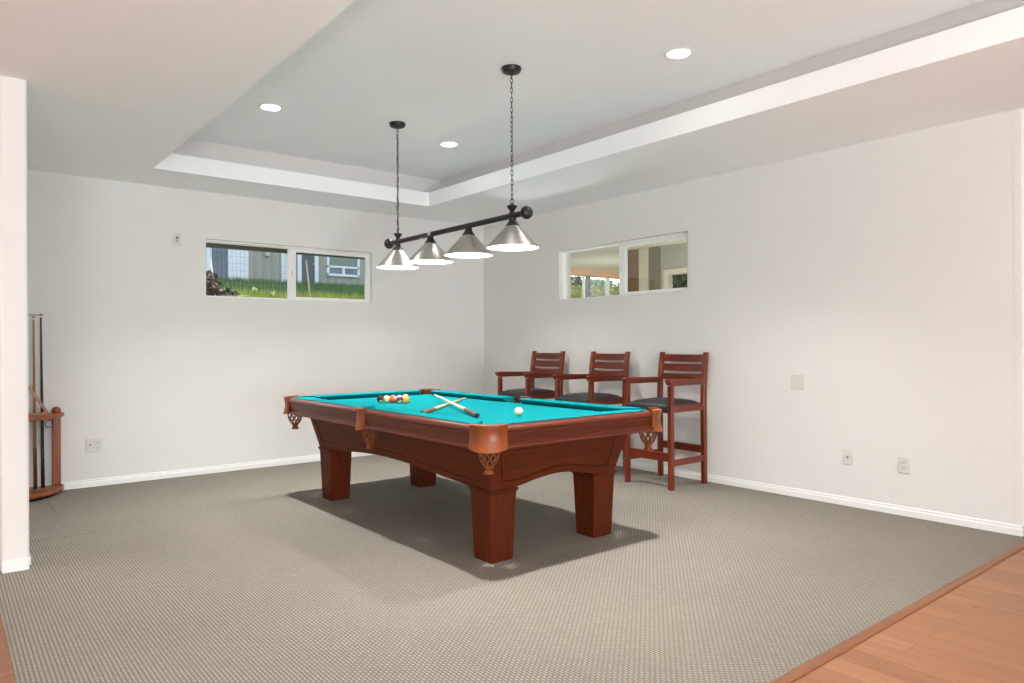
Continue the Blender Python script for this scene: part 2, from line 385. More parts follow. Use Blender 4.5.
plate('outlet_plate', 'wide ivory plate with jack and outlet low on back wall near cue rack', 'outlet', bk, -4.323, .367, .125, .118, [('knob', -.03, .005), ('slot', .03, .02), ('slot', .03, -.022)])
plate('jack_plate', 'small narrow white plate high on back wall left of the window', 'wall plate', bk, -3.629, 2.258, .072, .118, [('jack', 0, .012), ('knob', 0, -.02)])
plate('blank_plate', 'square blank white plate at waist height on the right wall', 'wall plate', rt, -4.236, .93, .118, .118, [('seam', 0, 0)])
plate('jack_plate', 'narrow white plate with a single dark jack, low on right wall below the blank plate', 'wall plate', rt, -4.638, .372, .075, .118, [('knob', 0, 0)])
plate('outlet_plate', 'narrow white duplex outlet low on right wall, nearest the wood floor', 'outlet', rt, -5.041, .365, .075, .118, [('slot', 0, .02), ('slot', 0, -.022)])

# ------------------------------------------------------------------ pool table
HW, HL, ZT, ZB = .731, 1.404, .826, .785
TC = (-2.470, -2.898, 0)
table = thing('pool_table', 'mahogany pool table with teal cloth and tan leather pockets in the middle of the carpet', 'pool table', TC)
# bed
m = MB(); m.box(-HW+.135, HW-.135, -HL+.135, HL-.135, ZB-.008, ZB)
m.build('cloth_bed', M['cloth'], table, flat=True)
m = MB(); m.box(-.57, .57, -1.21, 1.21, .70, ZB-.008); m.build('slate_bed', M['slate'], table, flat=True)
# rails: u measured outward from the cloth edge line (outer edge at u = .098)
RP = [(.030,.8205),(.050,.8195),(.076,.812),(.088,.806),(.096,.797),(.0975,.788),(.092,.780),(.086,.777),(.087,.768),(.084,.765),(.085,.752),(.082,.749),(.083,.735),(.080,.732),(.081,.718),(.088,.712),(.094,.706),(.0975,.698),(.094,.691),(.084,.688),(.03,.688)]
CP = [(.056,.8210),(.030,.8245),(-.035,.8235),(-.066,.8215),(-.070,.8185),(-.066,.813),(-.05,.80),(-.03,.7855),(.0,.7855),(.030,.7855),(.030,.8185)]
UO = .0975
def rail(kind, fn, a, b, mat, ka, kb):
    m = MB(); m.prism(RP, fn, a, b)
    r_ = m.build(kind, M[mat], table, smooth=50, bevel=0)
    c = MB(); s_ = 1 if b > a else -1
    c.loft([[fn(u, z, a+.004+ka*(.056-u)) for u, z in CP], [fn(u, z, b-.004-kb*(.056-u)) for u, z in CP]])
    c.build('cushion', M['cloth'], r_, smooth=40)
    return r_
EC, SP = .136, .066    # corner gap along the outer edge, half gap at side pockets
for s in (-1, 1):
    rail('end_rail', lambda u, z, t, s=s: (t, s*(HL-UO+u), z), -(HW-EC), HW-EC, 'railX', .85, .85)
    rail('side_rail', lambda u, z, t, s=s: (s*(HW-UO+u), t, z), -(HL-EC), -SP, 'railY', .85, .22)
    rail('side_rail', lambda u, z, t, s=s: (s*(HW-UO+u), t, z), SP, HL-EC, 'railY', .22, .85)
# apron panels, leaning outward, arched underneath
def z_low(t, half, leg, top):
    a = abs(t)/ (half*leg)
    if a >= 1: return .418
    k = .5+.5*cos(pi*a); k = k**.75
    return .418+(top-.418)*k
def apron(kind, axis, s, half_b, half_t, off_b, off_t, leg, top, mat):
    Z0, Z1 = .418, .69
    def pt(t, z, inset=0):
        k = (z-Z0)/(Z1-Z0); d = off_b+(off_t-off_b)*k-inset; h = half_b+(half_t-half_b)*k - inset
        return (t*h, s*d, z) if axis == 'X' else (s*d, t*h, z)
    n = 48; rows = []
    rng = [-1+2*i/n for i in range(n+1)]
    m = MB(); rings = []
    for t in rng:
        zb = z_low(t*half_b, half_b, leg, top)
        zs = [zb, (zb+Z1)/2, Z1]
        rings.append([pt(t, z) for z in zs]+[pt(t, z, .028) for z in reversed(zs)])
    m.loft(rings)
    o = m.build(kind, M[mat], table, smooth=25)
    # bead outlining the inset panel, on the face
    path = []; T0 = 1-.085/half_b*(1.0 if axis == 'X' else 1.0)
    ts = [-T0+2*T0*i/40 for i in range(41)]
    for t in ts: path.append(Vector(pt(t, z_low(t*half_b, half_b, leg, top)+.042)))
    zz = .672
    lo_r = path[-1].z; lo_l = path[0].z
    for k in range(1, 5): path.append(Vector(pt(T0, lo_r+(zz-lo_r)*k/4)))
    for t in reversed(ts[:-1]): path.append(Vector(pt(t, zz)))
    for k in range(1, 4): path.append(Vector(pt(-T0, zz+(lo_l-zz)*k/4)))
    mm = MB(); mm.tube(path, .0075, 6, closed=True)
    p2 = MB()
    mm.build('panel_moulding', M[mat], o, smooth=60)
    return o
for s in (-1, 1):
    apron('end_apron', 'X', s, .508, .575, 1.15, 1.217, .70, .466, 'mahogX')
    apron('side_apron', 'Y', s, 1.15, 1.217, .508, .575, .86, .471, 'mahogY')
# legs
def leg_mesh(cx, cy):
    m = MB()
    def sq(h, z): return [(cx-h,cy-h,z),(cx+h,cy-h,z),(cx+h,cy+h,z),(cx-h,cy+h,z)]
    m.loft([sq(.080,0), sq(.082,.03), sq(.0955,.392)]); return m
for sx in (-1, 1):
    for sy in (-1, 1):
        lg = leg_mesh(sx*.414, sy*1.053).build('leg', M['mahogZ'], table, bevel=.003)
        c = MB(); cx, cy = sx*.414, sy*1.053
        def sq(h, z): return [(cx-h,cy-h,z),(cx+h,cy-h,z),(cx+h,cy+h,z),(cx-h,cy+h,z)]
        c.loft([sq(.0955,.388), sq(.0975,.393), sq(.099,.400), sq(.104,.404), sq(.106,.411), sq(.104,.417), sq(.094,.419)])
        c.build('leg_cap', M['mahogX'], lg, smooth=20, bevel=.0015)
# pockets
def net(parent, c, r0, z0, r1, z1, n=9, twist=1.25):
    m = MB()
    for k in range(n):
        for d in (1, -1):
            path = []
            for i in range(9):
                q = i/8; r = r0*(1-q)**.55*1.0+r1*(1-(1-q)**.55); a = 2*pi*k/n + d*twist*q
                path.append((c[0]+r*cos(a), c[1]+r*sin(a), z0+(z1-z0)*q))
            m.tube(path, .0042, 5)
    o = m.build('pocket_net', M['netting'], parent, smooth=80)
    t = MB(); h = z1
    t.lathe([(r1*.75,h+.008),(r1+.006,h+.006),(r1+.003,h-.012),(r1-.004,h-.02),(r1+.006,h-.034),(r1+.009,h-.042),(.002,h-.040)], 16, (c[0], c[1], 0))
    t.build('net_tail', M['leather'], parent, smooth=50)
    k_ = MB(); k_.lathe([(.001,.700),(r0+.024,.700),(r0+.024,.704),(.001,.704)], 20, (c[0], c[1], 0)); k_.build('pocket_light_stop', M['leather'], parent, smooth=40)  # hidden disc added to stop light falling through the net
def shield_path(sx, sy):
    pts = [(HW, HL-EC-.006, 1, 0)]
    pts.append((HW, HL-.115, 1, 0))
    R_ = .10
    for k in range(0, 13):
        a = radians(90*k/12); pts.append((HW-R_+R_*cos(a), HL-R_+R_*sin(a), cos(a), sin(a)))
    pts.append((HW-.115, HL, 0, 1)); pts.append((HW-EC-.006, HL, 0, 1))
    return [(sx*x, sy*y, sx*nx, sy*ny) for x, y, nx, ny in pts]
prof_s = [(0.0,1.0),(.10,1.006),(.3,.999),(.55,.995),(.8,1.0),(.93,1.0),(1,1.0)]
def flare(q):   # q 0 top .. 1 bottom
    return .007*cos(min(q/.22,1)*pi/2) - .004*sin(pi*min(max((q-.15)/.6,0),1)) + .016*max(0,(q-.55)/.45)**1.6
def shield(path, z_top, zb_end, zb_mid, nm='pocket'):
    m = MB(); rings = []; n = len(path)
    for i, (x, y, nx, ny) in enumerate(path):
        q = i/(n-1); dip = sin(pi*q)**.8; dip2 = .5-.5*cos(4*pi*q)
        zb = zb_end+(zb_mid-zb_end)*dip
        out, inn = [], []
        K = 10
        for k in range(K+1):
            w_ = k/K; z = z_top+(zb-z_top)*w_; fl = flare(w_)*(.35+.65*dip)
            out.append((x+nx*(fl+.003), y+ny*(fl+.003), z))
            inn.append((x+nx*(fl-.008), y+ny*(fl-.008), z))
        # rolled leather top edge
        top = [(x-nx*.022, y-ny*.022, z_top-.012), (x-nx*.020, y-ny*.020, z_top+.002), (x-nx*.006, y-ny*.006, z_top+.006)]
        rings.append(top+out+list(reversed(inn)))
    m.loft(rings)
    return m.build(nm, M['leather'], table, smooth=50)
for sx in (-1, 1):
    for sy in (-1, 1):
        p = shield(shield_path(sx, sy), ZT-.004, .692, .680)
        net(p, (sx*(HW-.085), sy*(HL-.085)), .066, .70, .022, .600)
        
    # side pocket
    pts = [(sx*(HW-.004), -.054+.108*k/12, sx, 0) for k in range(13)]
    pts = [(x+sx*.010*sin(pi*i/12), y, nx, ny) for i, (x, y, nx, ny) in enumerate(pts)]
    p = shield(pts, ZT-.004, .69, .676)
    net(p, (sx*(HW-.072), 0), .056, .70, .020, .588)

# ------------------------------------------------------------------ balls and cues on the table
BR = .0286
def ballmat(name, col, stripe=False):
    m, nt, b = new_mat('ball_'+name); L = nt.links.new
    tc = N(nt, 'ShaderNodeTexCoord'); sp = N(nt, 'ShaderNodeSeparateXYZ'); L(tc.outputs['Object'], sp.inputs[0])
    iv = srgb(238,226,196)
    # number disc: within a cone around +X and -X of the ball
    ab = N(nt, 'ShaderNodeMath', operation='ABSOLUTE'); L(sp.outputs['X'], ab.inputs[0])
    g = N(nt, 'ShaderNodeMath', operation='GREATER_THAN'); g.inputs[1].default_value = BR*.90; L(ab.outputs[0], g.inputs[0])
    if stripe:
        az = N(nt, 'ShaderNodeMath', operation='ABSOLUTE'); L(sp.outputs['Z'], az.inputs[0])
        gz = N(nt, 'ShaderNodeMath', operation='GREATER_THAN'); gz.inputs[1].default_value = BR*.55; L(az.outputs[0], gz.inputs[0])
        mxx = N(nt, 'ShaderNodeMath', operation='MAXIMUM'); L(g.outputs[0], mxx.inputs[0]); L(gz.outputs[0], mxx.inputs[1]); g = mxx
    mx = N(nt, 'ShaderNodeMixRGB'); mx.inputs['Color1'].default_value = col; mx.inputs['Color2'].default_value = iv
    L(g.outputs[0], mx.inputs['Fac']); L(mx.outputs['Color'], b.inputs['Base Color'])
    b.inputs['Roughness'].default_value = .12; b.inputs['Coat Weight'].default_value = .3
    return m
bm_ = MB(); bm_.sphere((0,0,0), BR, 28, 18)
APEX = (-2.549, -2.393)
cols = {'yellow': srgb(236,170,30), 'blue': srgb(34,60,130), 'red': srgb(196,40,30), 'purple': srgb(78,52,104), 'orange': srgb(226,88,36), 'green': srgb(24,96,62), 'maroon': srgb(112,30,36), 'black': srgb(20,20,22)}
# rows from the apex (nearest the camera) to the back row; left edge of the triangle is what shows
rack_rows = [[('yellow', 0)],
             [('purple', 1), ('red', 0)],
             [('orange', 0), ('black2', 0), ('blue', 1)],
             [('yellow', 1), ('green', 1), ('maroon', 0), ('green', 0)],
             [('black', 0), ('red', 1), ('blue', 0), ('purple', 0), ('orange', 1)]]
place = {(0,0): 'yellow ball at the near tip of the racked triangle of pool balls',
 (1,0): 'purple and cream striped ball touching the yellow tip ball, second of the left edge',
 (1,1): 'red ball behind the yellow tip ball, second of the hidden right edge',
 (2,0): 'orange ball in the middle of the left edge of the racked triangle',
 (2,1): 'green and cream striped ball tucked in the centre of the triangle behind the orange ball',
 (2,2): 'blue and cream striped ball in the middle of the hidden right edge of the triangle',
 (3,0): 'cream ball with yellow stripe, beside the black ball in the triangle',
 (3,1): 'maroon striped ball inside the fourth row of the triangle',
 (3,2): 'maroon solid ball inside the fourth row of the triangle',
 (3,3): 'green solid ball at the right end of the fourth row of the triangle',
 (4,0): 'black ball at the far left corner of the racked triangle',
 (4,1): 'red and cream striped ball in the back row next to the black ball',
 (4,2): 'blue solid ball in the middle of the back row of the triangle',
 (4,3): 'purple solid ball in the back row of the triangle',
 (4,4): 'orange and cream striped ball at the far right corner of the triangle'}
mats = {}
rows_c = [[('yellow',0)], [('purple',1),('red',0)], [('orange',0),('green',1),('blue',1)], [('yellow',1),('maroon',1),('maroon',0),('green',0)], [('black',0),('red',1),('blue',0),('purple',0),('orange',1)]]
GAP = BR*2.02
for r_i, row in enumerate(rows_c):
    for k, (cn, st) in enumerate(row):
        if (cn, st) not in mats: mats[(cn, st)] = ballmat(cn+('_stripe' if st else ''), cols[cn], bool(st))
        x = APEX[0] + (k - r_i/2)*GAP; y = APEX[1] + r_i*GAP*.866
        me = MB(); me.v, me.f = bm_.v, bm_.f
        o = me.build('pool_ball', mats[(cn, st)], None, smooth=180, loc=(x, y, ZB+BR))
        o.rotation_euler = (random.uniform(-.5,.5), random.uniform(-.6,.2), random.uniform(-1.2,1.2))
        if (r_i, k) == (4, 0): o.rotation_euler = (0, radians(35), radians(-105))
        tag(o, place[(r_i, k)], 'pool ball', 'pool balls racked in a triangle')
me = MB(); me.v, me.f = bm_.v, bm_.f
o = me.build('cue_ball', plain('cue_ball_ivory', srgb(240,230,196), .12, noise=.01, coat=.3), None, smooth=180, loc=(-2.500, -3.722, ZB+BR+.0004))
tag(o, 'cream white cue ball alone on the teal cloth at the near end of the table', 'pool ball')

def cue(name, label, butt, tip, shaft_mat, butt_mat, wrap_mat, cat='pool cue', L=1.47):
    """a cue built along its own Z from butt to tip, then turned into place"""
    root = thing(name, label, cat, butt)
    d = Vector(tip)-Vector(butt); d.normalize()
    root.rotation_mode = 'QUATERNION'; root.rotation_quaternion = d.to_track_quat('Z', 'Y')
    R_ = lambda h: .0145*(1-h/L)+.0063*(h/L)
    def seg(nm, h0, h1, mat, extra=0):
        m = MB(); m.lathe([(R_(h0)*.9+extra,h0),(R_(h0)+extra,h0+.002),(R_(h1)+extra,h1-.002),(R_(h1)*.98+extra,h1)], 16); m.build(nm, M[mat], root, smooth=40)
    seg('butt_cap', 0, .03, 'black', .0005); seg('butt', .03, .34, wrap_mat, .0003); seg('forearm', .34, .74, butt_mat); seg('shaft', .74, L-.03, shaft_mat)
    seg('ferrule', L-.03, L-.012, 'pale_cue'); seg('tip', L-.012, L, 'black')
    return root
cue('pool_cue', 'pale cue with grey-brown butt lying on top of the other cue on the table', (-2.772, -3.645, .8005), (-2.23, -2.32, .831), 'pale_cue', 'pale_cue', 'wrap')
cue('pool_cue', 'tan maple cue with dark butt lying underneath the pale cue on the table', (-2.965, -3.29, .8005), (-1.89, -2.29, .7925), 'maple', 'maple', 'wrap', L=1.42)

# ------------------------------------------------------------------ spectator stools
stool = thing('bar_stool', 'tall slat-back wooden armchair stool nearest the camera, right end of the row', 'bar stool', (-.325, -3.165, 0), 'tall spectator stools along the right wall')
B_ = lambda: MB()
for sy in (-1, 1):
    m = B_(); m.box(-.268, -.226, sy*.244-.021, sy*.244+.021, 0, .885); m.build('leg', M['stoolZ'], stool, bevel=.004)
    m = B_(); rings = []
    for z, x, d in ((0,.215,.021),(.40,.210,.021),(.72,.208,.022),(.90,.215,.022),(1.05,.232,.021),(1.165,.252,.018)):
        rings.append([(x-d, sy*.244-.02, z),(x+d, sy*.244-.02, z),(x+d, sy*.244+.02, z),(x-d, sy*.244+.02, z)])
    m.loft(rings); m.build('leg', M['stoolZ'], stool, bevel=.004, smooth=30)
    m = B_(); prof = [(-.298,.928),(-.294,.940),(-.21,.942),(0,.935),(.20,.932),(.20,.882),(0,.884),(-.21,.884),(-.270,.889),(-.291,.912)]
    m.prism(prof, lambda u, z, t, sy=sy: (u, sy*.2442+t, z), -.026, .026); m.build('armrest', M['stoolX'], stool, bevel=.004)
    m = B_(); m.box(-.23, .19, sy*.244-.012, sy*.244+.012, .655, .716); m.build('seat_rail', M['stoolX'], stool, bevel=.003)
    m = B_(); m.box(-.23, .192, sy*.244-.011, sy*.244+.011, .20, .255); m.build('side_stretcher', M['stoolX'], stool, bevel=.003)
m = B_(); m.box(-.261, -.236, -.224, .224, .238, .312); m.build('footrest', M['stoolY'], stool, bevel=.004)
m = B_(); m.box(.200, .224, -.224, .224, .272, .338); m.build('back_stretcher', M['stoolY'], stool, bevel=.003)
m = B_(); m.box(.197, .220, -.224, .224, .655, .712); m.build('seat_rail', M['stoolY'], stool, bevel=.003)
m = B_(); m.box(-.259, -.233, -.224, .224, .650, .690); m.build('seat_rail', M['stoolY'], stool, bevel=.003)
# back slats, bowed backwards
for z0, z1, xb in ((.912,.974,.222), (.992,1.060,.232), (1.078,1.146,.245)):
    m = B_(); rings = []
    for i in range(13):
        y = -.226+.452*i/12; q = 1-(y/.226)**2; x = xb+.026*q-.008; cr = .004*q
        rings.append([(x-.009, y, z0-cr),(x+.009, y, z0-cr),(x+.012, y, z1-cr),(x-.006, y, z1-cr)])
    m.loft(rings); m.build('back_slat', M['stoolY'], stool, bevel=.003, smooth=40)
# cushion: pillow block
m = B_(); nx_, ny_ = 14, 14; rings = []
top = []; 
def cz(u, v): return .716+.040*max(0,(1-abs(u)**3.5))**.6*max(0,(1-abs(v)**3.5))**.6
vs, fs = [], []
for i in range(nx_+1):
    for j in range(ny_+1):
        u, v = -1+2*i/nx_, -1+2*j/ny_
        vs.append((-.038+u*.240, v*.228, cz(u, v)))
for i in range(nx_):
    for j in range(ny_):
        a = i*(ny_+1)+j; fs.append((a, a+1, a+ny_+2, a+ny_+1))
border = [i*(ny_+1) for i in range(nx_+1)]+[nx_*(ny_+1)+j for j in range(1, ny_+1)]+[i*(ny_+1)+ny_ for i in range(nx_-1, -1, -1)]+[j for j in range(ny_-1, 0, -1)]
n0 = len(vs); bl = len(border)
for ring_k, (sc, z) in enumerate(((1.012,.700),(1.012,.672),(.97,.662))):
    for bI in border:
        x, y, _ = vs[bI]; vs.append((-.038+(x+.038)*sc, y*sc if abs(y*sc) < .2305 else math.copysign(.2305, y), z))
for q in range(bl):
    q2 = (q+1) % bl; fs.append((border[q], n0+q, n0+q2, border[q2]))
    for rk in range(2): fs.append((n0+rk*bl+q, n0+(rk+1)*bl+q, n0+(rk+1)*bl+q2, n0+rk*bl+q2))
fs.append(tuple(n0+2*bl+q for q in range(bl)))
m.add(vs, fs); m.build('seat_cushion', M['seat'], stool, smooth=60)
for y, rz, lab in ((-2.245, -2, 'tall slat-back wooden armchair stool in the middle of the row of three'), (-1.310, -1, 'tall slat-back wooden armchair stool nearest the room corner, left end of the row')):
    s2 = copy_tree(stool); s2.location = (-.330, y, 0); s2.rotation_euler = (0, 0, radians(rz))
    s2['label'] = lab

# ------------------------------------------------------------------ billiard light
LX, LYC = -2.398, -2.778
lamp = thing('billiard_light', 'four-shade billiard pendant with brushed metal cones on a dark bar above the pool table', 'pendant light', (LX, LYC, 2.108))
def shade_at(y):
    m = MB(); m.lathe([(.0395,-.064),(.178,-.212),(.1815,-.2155),(.1815,-.2185),(.177,-.2185),(.174,-.211),(.0375,-.067)], 48, (0, y, 0)); 
    # closed ring surface
    o = m.build('shade', M['nickel'], lamp, smooth=50)
    c = MB(); c.lathe([(.002,-.012),(.026,-.012),(.024,-.026),(.029,-.040),(.040,-.058),(.047,-.066),(.046,-.071),(.038,-.069)], 24, (0, y, 0)); c.build('shade_cap', M['bronze'], o, smooth=40)
    d = MB(); d.lathe([(.001,-.2145),(.12,-.2145),(.1755,-.2135),(.1755,-.2105),(.001,-.2105)], 48, (0, y, 0)); d.build('diffuser', M['diffuser'], o, smooth=40)
SY = [-.765, -.256, .256, .765]
for y in SY: shade_at(y)
m = MB(); m.lathe([(.0195,-.88),(.0195,.88)], 24, (0,0,0), 'Y'); m.build('bar', M['bronze'], lamp, smooth=40)
for s in (-1, 1):
    m = MB(); m.lathe([(.018,s*.855),(.024,s*.865),(.024,s*.88),(.034,s*.888),(.043,s*.900),(.044,s*.915),(.036,s*.932),(.020,s*.940),(.001,s*.942)], 24, (0,0,0), 'Y'); m.build('end_knob', M['bronze'], lamp, smooth=50)
m = MB(); m.lathe([(.0208,.232),(.0208,.268)], 24, (0,0,0), 'Y'); m.build('bar_band', M['silver'], lamp)['label'] = 'silver band on the bar'
for s in (-1, 1):
    y = s*.760
    m = MB(); m.lathe([(.020,.012),(.020,.022),(.014,.030),(.017,.036),(.034,.058),(.036,.064),(.028,.070),(.012,.076),(.006,.086),(.001,.086)], 24, (0, y, 0)); m.build('finial', M['bronze'], lamp, smooth=40)
    m = MB(); ring = [(0, y+.016*cos(2*pi*k/20), .098+.016*sin(2*pi*k/20)) for k in range(20)]; m.tube(ring, .003, 6, closed=True)
    z0, z1 = .108, ZU-2.108-.036; n = 26; st = (z1-z0)/n; ln = st*.5+.0052
    for k in range(n):
        zc = z0+st*(k+.5); path = []
        tw = (k % 2)*pi/2+.35+.10*k*(1 if s < 0 else 1.6)
        for j in range(12):
            a = 2*pi*j/12; u = .0075*cos(a); path.append((u*cos(tw), y+u*sin(tw), zc+ln*sin(a)))
        m.tube(path, .0022, 5, closed=True)
    m.build('chain', M['bronze'], lamp, smooth=80)
    if s > 0:
        m = MB(); m.tube([(.006*sin(k*.9), y+.006*cos(k*.9), z0-.02+(z1-z0+.03)*k/60) for k in range(61)], .0032, 6); m.build('cord', M['bronze'], lamp, smooth=80)
    m = MB(); zt = ZU-2.108
    m.lathe([(.066,zt),(.068,zt-.006),(.064,zt-.014),(.064,zt-.020),(.058,zt-.030),(.040,zt-.036),(.012,zt-.037),(.010,zt-.044),(.001,zt-.044)], 32, (0, y, 0)); m.build('canopy', M['bronze'], lamp, smooth=40)

# ------------------------------------------------------------------ recessed lights
def downlight(x, y, label):
    r_ = thing('recessed_light', label, 'ceiling light', (x, y, ZU), 'recessed lights in the raised ceiling')
    m = MB(); m.lathe([(.070,0),(.094,0),(.094,-.003),(.088,-.006),(.073,-.006),(.070,-.003)], 40); m.build('trim_ring', M['vinyl'], r_, smooth=40)
    m = MB(); m.lathe([(.001,-.004),(.072,-.004),(.072,0),(.001,0)], 40); m.build('lens', M['led'], r_, smooth=40)
    return r_
DL = [(-3.376, -1.768), (-1.711, -1.768), (-1.711, -4.387)]
downlight(*DL[0], 'round recessed ceiling light at the far left of the raised ceiling')
downlight(*DL[1], 'round recessed ceiling light between the two pendant chains')
downlight(*DL[2], 'round recessed ceiling light nearest the camera, right of both pendant chains')

# ------------------------------------------------------------------ cue rack in the corner
RX, RY = -4.9995+.0005, -.014
rack = thing('cue_rack', 'brown wooden floor cue rack with curved base and shelf in the left corner', 'cue rack', (RX, RY, 0))
def quarter(m, r, z0, z1, e=.008):
    def ring(rr, z):
        return [(.0,0,z)]+[(rr*cos(-a), rr*sin(-a), z) for a in [radians(90*k/24) for k in range(25)]]
    m.loft([ring(r-e, z0), ring(r, z0+e), ring(r, z1-e), ring(r-e, z1)])
m = MB(); quarter(m, .445, .022, .056); m.build('base', M['oakX'], rack, smooth=40)
m = MB(); quarter(m, .40, 0, .022, .002); m.build('plinth', M['black'], rack, smooth=40)
m = MB(); quarter(m, .450, .648, .676, .010); m.build('shelf', M['oakX'], rack, smooth=40)
for hx, hy in ((.365,-.002),(.002,-.365)):
    m = MB()
    if hx > hy*-1: m.box(.358, .420, -.045, -.010, .056, .648)
    else: m.box(.010, .045, -.420, -.358, .056, .648)
    m.build('post', M['oakZ'], rack, bevel=.006)
    m = MB(); cx, cy = (.389,-.028) if hx > .1 else (.028,-.389)
    m.lathe([(.012,.655),(.012,.660),(.012,.662)]+[(0.034*sin(pi*k/12)+.001, .694-.034*cos(pi*k/12)) for k in range(2, 13)], 20, (cx, cy, 0)); m.build('finial', M['oakZ'], rack, smooth=50)
for hx, hy in ((.231,-.106),(.284,-.106),(.19,-.25),(.28,-.24)):
    m = MB(); m.lathe([(.001,.0562),(.016,.0562),(.018,.0575),(.020,.0562)], 18, (hx, hy, 0)); m.build('cue_cup', M['dark_slot'], rack, smooth=40)
m = MB(); m.tube([(.335+.030*cos(2*pi*k/24), -.06, .604+.030*sin(2*pi*k/24)-.018) for k in range(24)], .003, 6, closed=True); m.tube([(.335,-.06,.61),(.335,-.06,.65)], .003, 6)
m.build('hanging_ring', M['bronze'], rack, smooth=80)['label'] = 'dark metal ring'
cue('pool_cue', 'brown cue standing upright in the corner rack, nearer the white partition', (RX+.231, RY-.106, .058), (RX+.223, RY-.106, 1.5), 'brown_cue', 'brown_cue', 'rosewood', L=1.44)
cue('pool_cue', 'black cue standing upright in the corner rack, nearer the rack post', (RX+.284, RY-.106, .058), (RX+.274, RY-.106, 1.5), 'black', 'black', 'black', L=1.46)
tri = MB()
def tri_ring(side, rr, y):
    h = side*sqrt(3)/2; V = [Vector((side/2,0)), Vector((0,h)), Vector((-side/2,0))]; c = Vector((0,h/3)); pts = []
    for i in range(3):
        dirc = (V[i]-c).normalized(); cc = V[i]-dirc*(2*rr); a0 = math.atan2(dirc.y, dirc.x)
        for k in range(9):
            a = a0-radians(60)+radians(120)*k/8; pts.append((cc.x+rr*cos(a), y, cc.y+rr*sin(a)))
    return pts
o_, i_ = .325, .255
off = (o_-i_)*sqrt(3)/2/3
A = tri_ring(o_, .026, -.026); B2 = tri_ring(o_, .026, .026); Cc = [(x, y, z+off) for x, y, z in tri_ring(i_, .018, .026)]; Dd = [(x, y, z+off) for x, y, z in tri_ring(i_, .018, -.026)]
tri.loft([A, B2, Cc, Dd, A], caps=False)
t_o = tri.build('ball_triangle', M['oakX'], None, smooth=40, loc=(-4.835, RY-.215, .677))
tag(t_o, 'wooden triangle ball rack standing upright on the shelf of the cue rack', 'ball rack')
cl = thing('cue_clip', 'thin dark metal cue holder on back wall at the tips of the standing cues', 'cue holder', (-4.83, 0, 1.497))
m = MB(); m.box(-.13, .118, -.104, -.098, .010, .016); m.build('rail', M['bronze'], cl)
m = MB(); m.box(-.09, -.07, -.1, 0, .008, .018); m.build('bracket', M['bronze'], cl)
for x in (.063, .113):
    m = MB(); m.tube([(x+.012*cos(radians(a)), -.122+.012*sin(radians(a)), .013) for a in range(-60, 241, 25)], .0025, 6); m.build('clip', M['bronze'], cl, smooth=80)

# ------------------------------------------------------------------ outdoors, beyond the back window
def leaves(m, n, fn, size, up=.3):
    for _ in range(n):
        c = Vector(fn()); s_ = size*random.uniform(.6, 1.3)
        d = Vector((random.gauss(0,1), random.gauss(0,1), random.gauss(0,1)+up)).normalized(); e = d.orthogonal().normalized(); e = (Matrix.Rotation(random.uniform(0,6.28), 3, d) @ e)
        f_ = d.cross(e)
        m.add([c-e*s_*.5, c+f_*s_*.28-d*s_*.05, c+e*s_*.5+d*s_*.08, c-f_*s_*.28-d*s_*.05], [(0,1,2,3)])
def ellipsoid(c, r):
    def f():
        while True:
            p = Vector((random.uniform(-1,1), random.uniform(-1,1), random.uniform(-1,1)))
            if .35 < p.length < 1: break
        return (c[0]+p.x*r[0], c[1]+p.y*r[1], c[2]+p.z*r[2])
    return f
def plant(name, label, cat, base, crowns, n, size, mat, group=None, stem_h=None, stem_r=.03):
    root = thing(name, label, cat, base, group)
    m = MB()
    for (c, r) in crowns: leaves(m, n//len(crowns), ellipsoid(c, r), size)
    m.build('foliage', M[mat], root, flat=True)
    m = MB(); c0, r0 = crowns[0]
    m.tube([(0,0,-.05),(0.02,0,c0[2]*.5),(c0[0]*.6,c0[1]*.6,c0[2])], [stem_r, stem_r*.8, stem_r*.5], 7); m.build('stem' if stem_r < .05 else 'trunk', M['bark'], root, smooth=60)
    return root
g = MB()
prof = [(.16, .9), (1.6, 1.45), (3.0, 1.86), (5.0, 2.17), (7.0, 2.44), (9.0, 2.70), (14, 2.75)]
NXs = 24
for i in range(len(prof)-1):
    for k in range(NXs):
        x0, x1 = -9+14*k/NXs, -9+14*(k+1)/NXs
        g.add([(x0,prof[i][0],prof[i][1]),(x1,prof[i][0],prof[i][1]),(x1,prof[i+1][0],prof[i+1][1]),(x0,prof[i+1][0],prof[i+1][1])], [(0,1,2,3)])
lw = g.build('lawn', M['grass'], None, smooth=60); lw['kind'] = 'structure'; 
def lawn_z(y):
    for i in range(len(prof)-1):
        if prof[i][0] <= y <= prof[i+1][0]:
            q = (y-prof[i][0])/(prof[i+1][0]-prof[i][0]); return prof[i][1]+q*(prof[i+1][1]-prof[i][1])
    return prof[-1][1]
def turf(n, y0, y1, pw, hmin, hmax):
    g = MB()
    for _ in range(n):
        y = y0+(y1-y0)*random.random()**pw; x = -5.394+(y+7.231)*random.uniform(.26, .57); z = lawn_z(y); h = random.uniform(hmin, hmax); a = random.uniform(0, 6.28); ww = .008
        dx, dy = cos(a)*ww, sin(a)*ww; lx, ly = random.gauss(0,.03), random.gauss(0,.03)
        g.add([(x-dx,y-dy,z-.01),(x+dx,y+dy,z-.01),(x+lx,y+ly,z+h)], [(0,1,2)])
    return g
gb = turf(9000, 3.9, 8.9, 1.3, .05, .13).build('grass', M['blade'], None, flat=True); gb['kind'] = 'stuff'; gb['label'] = 'green grass on the slope below the house outside the back window'; gb['category'] = 'grass'
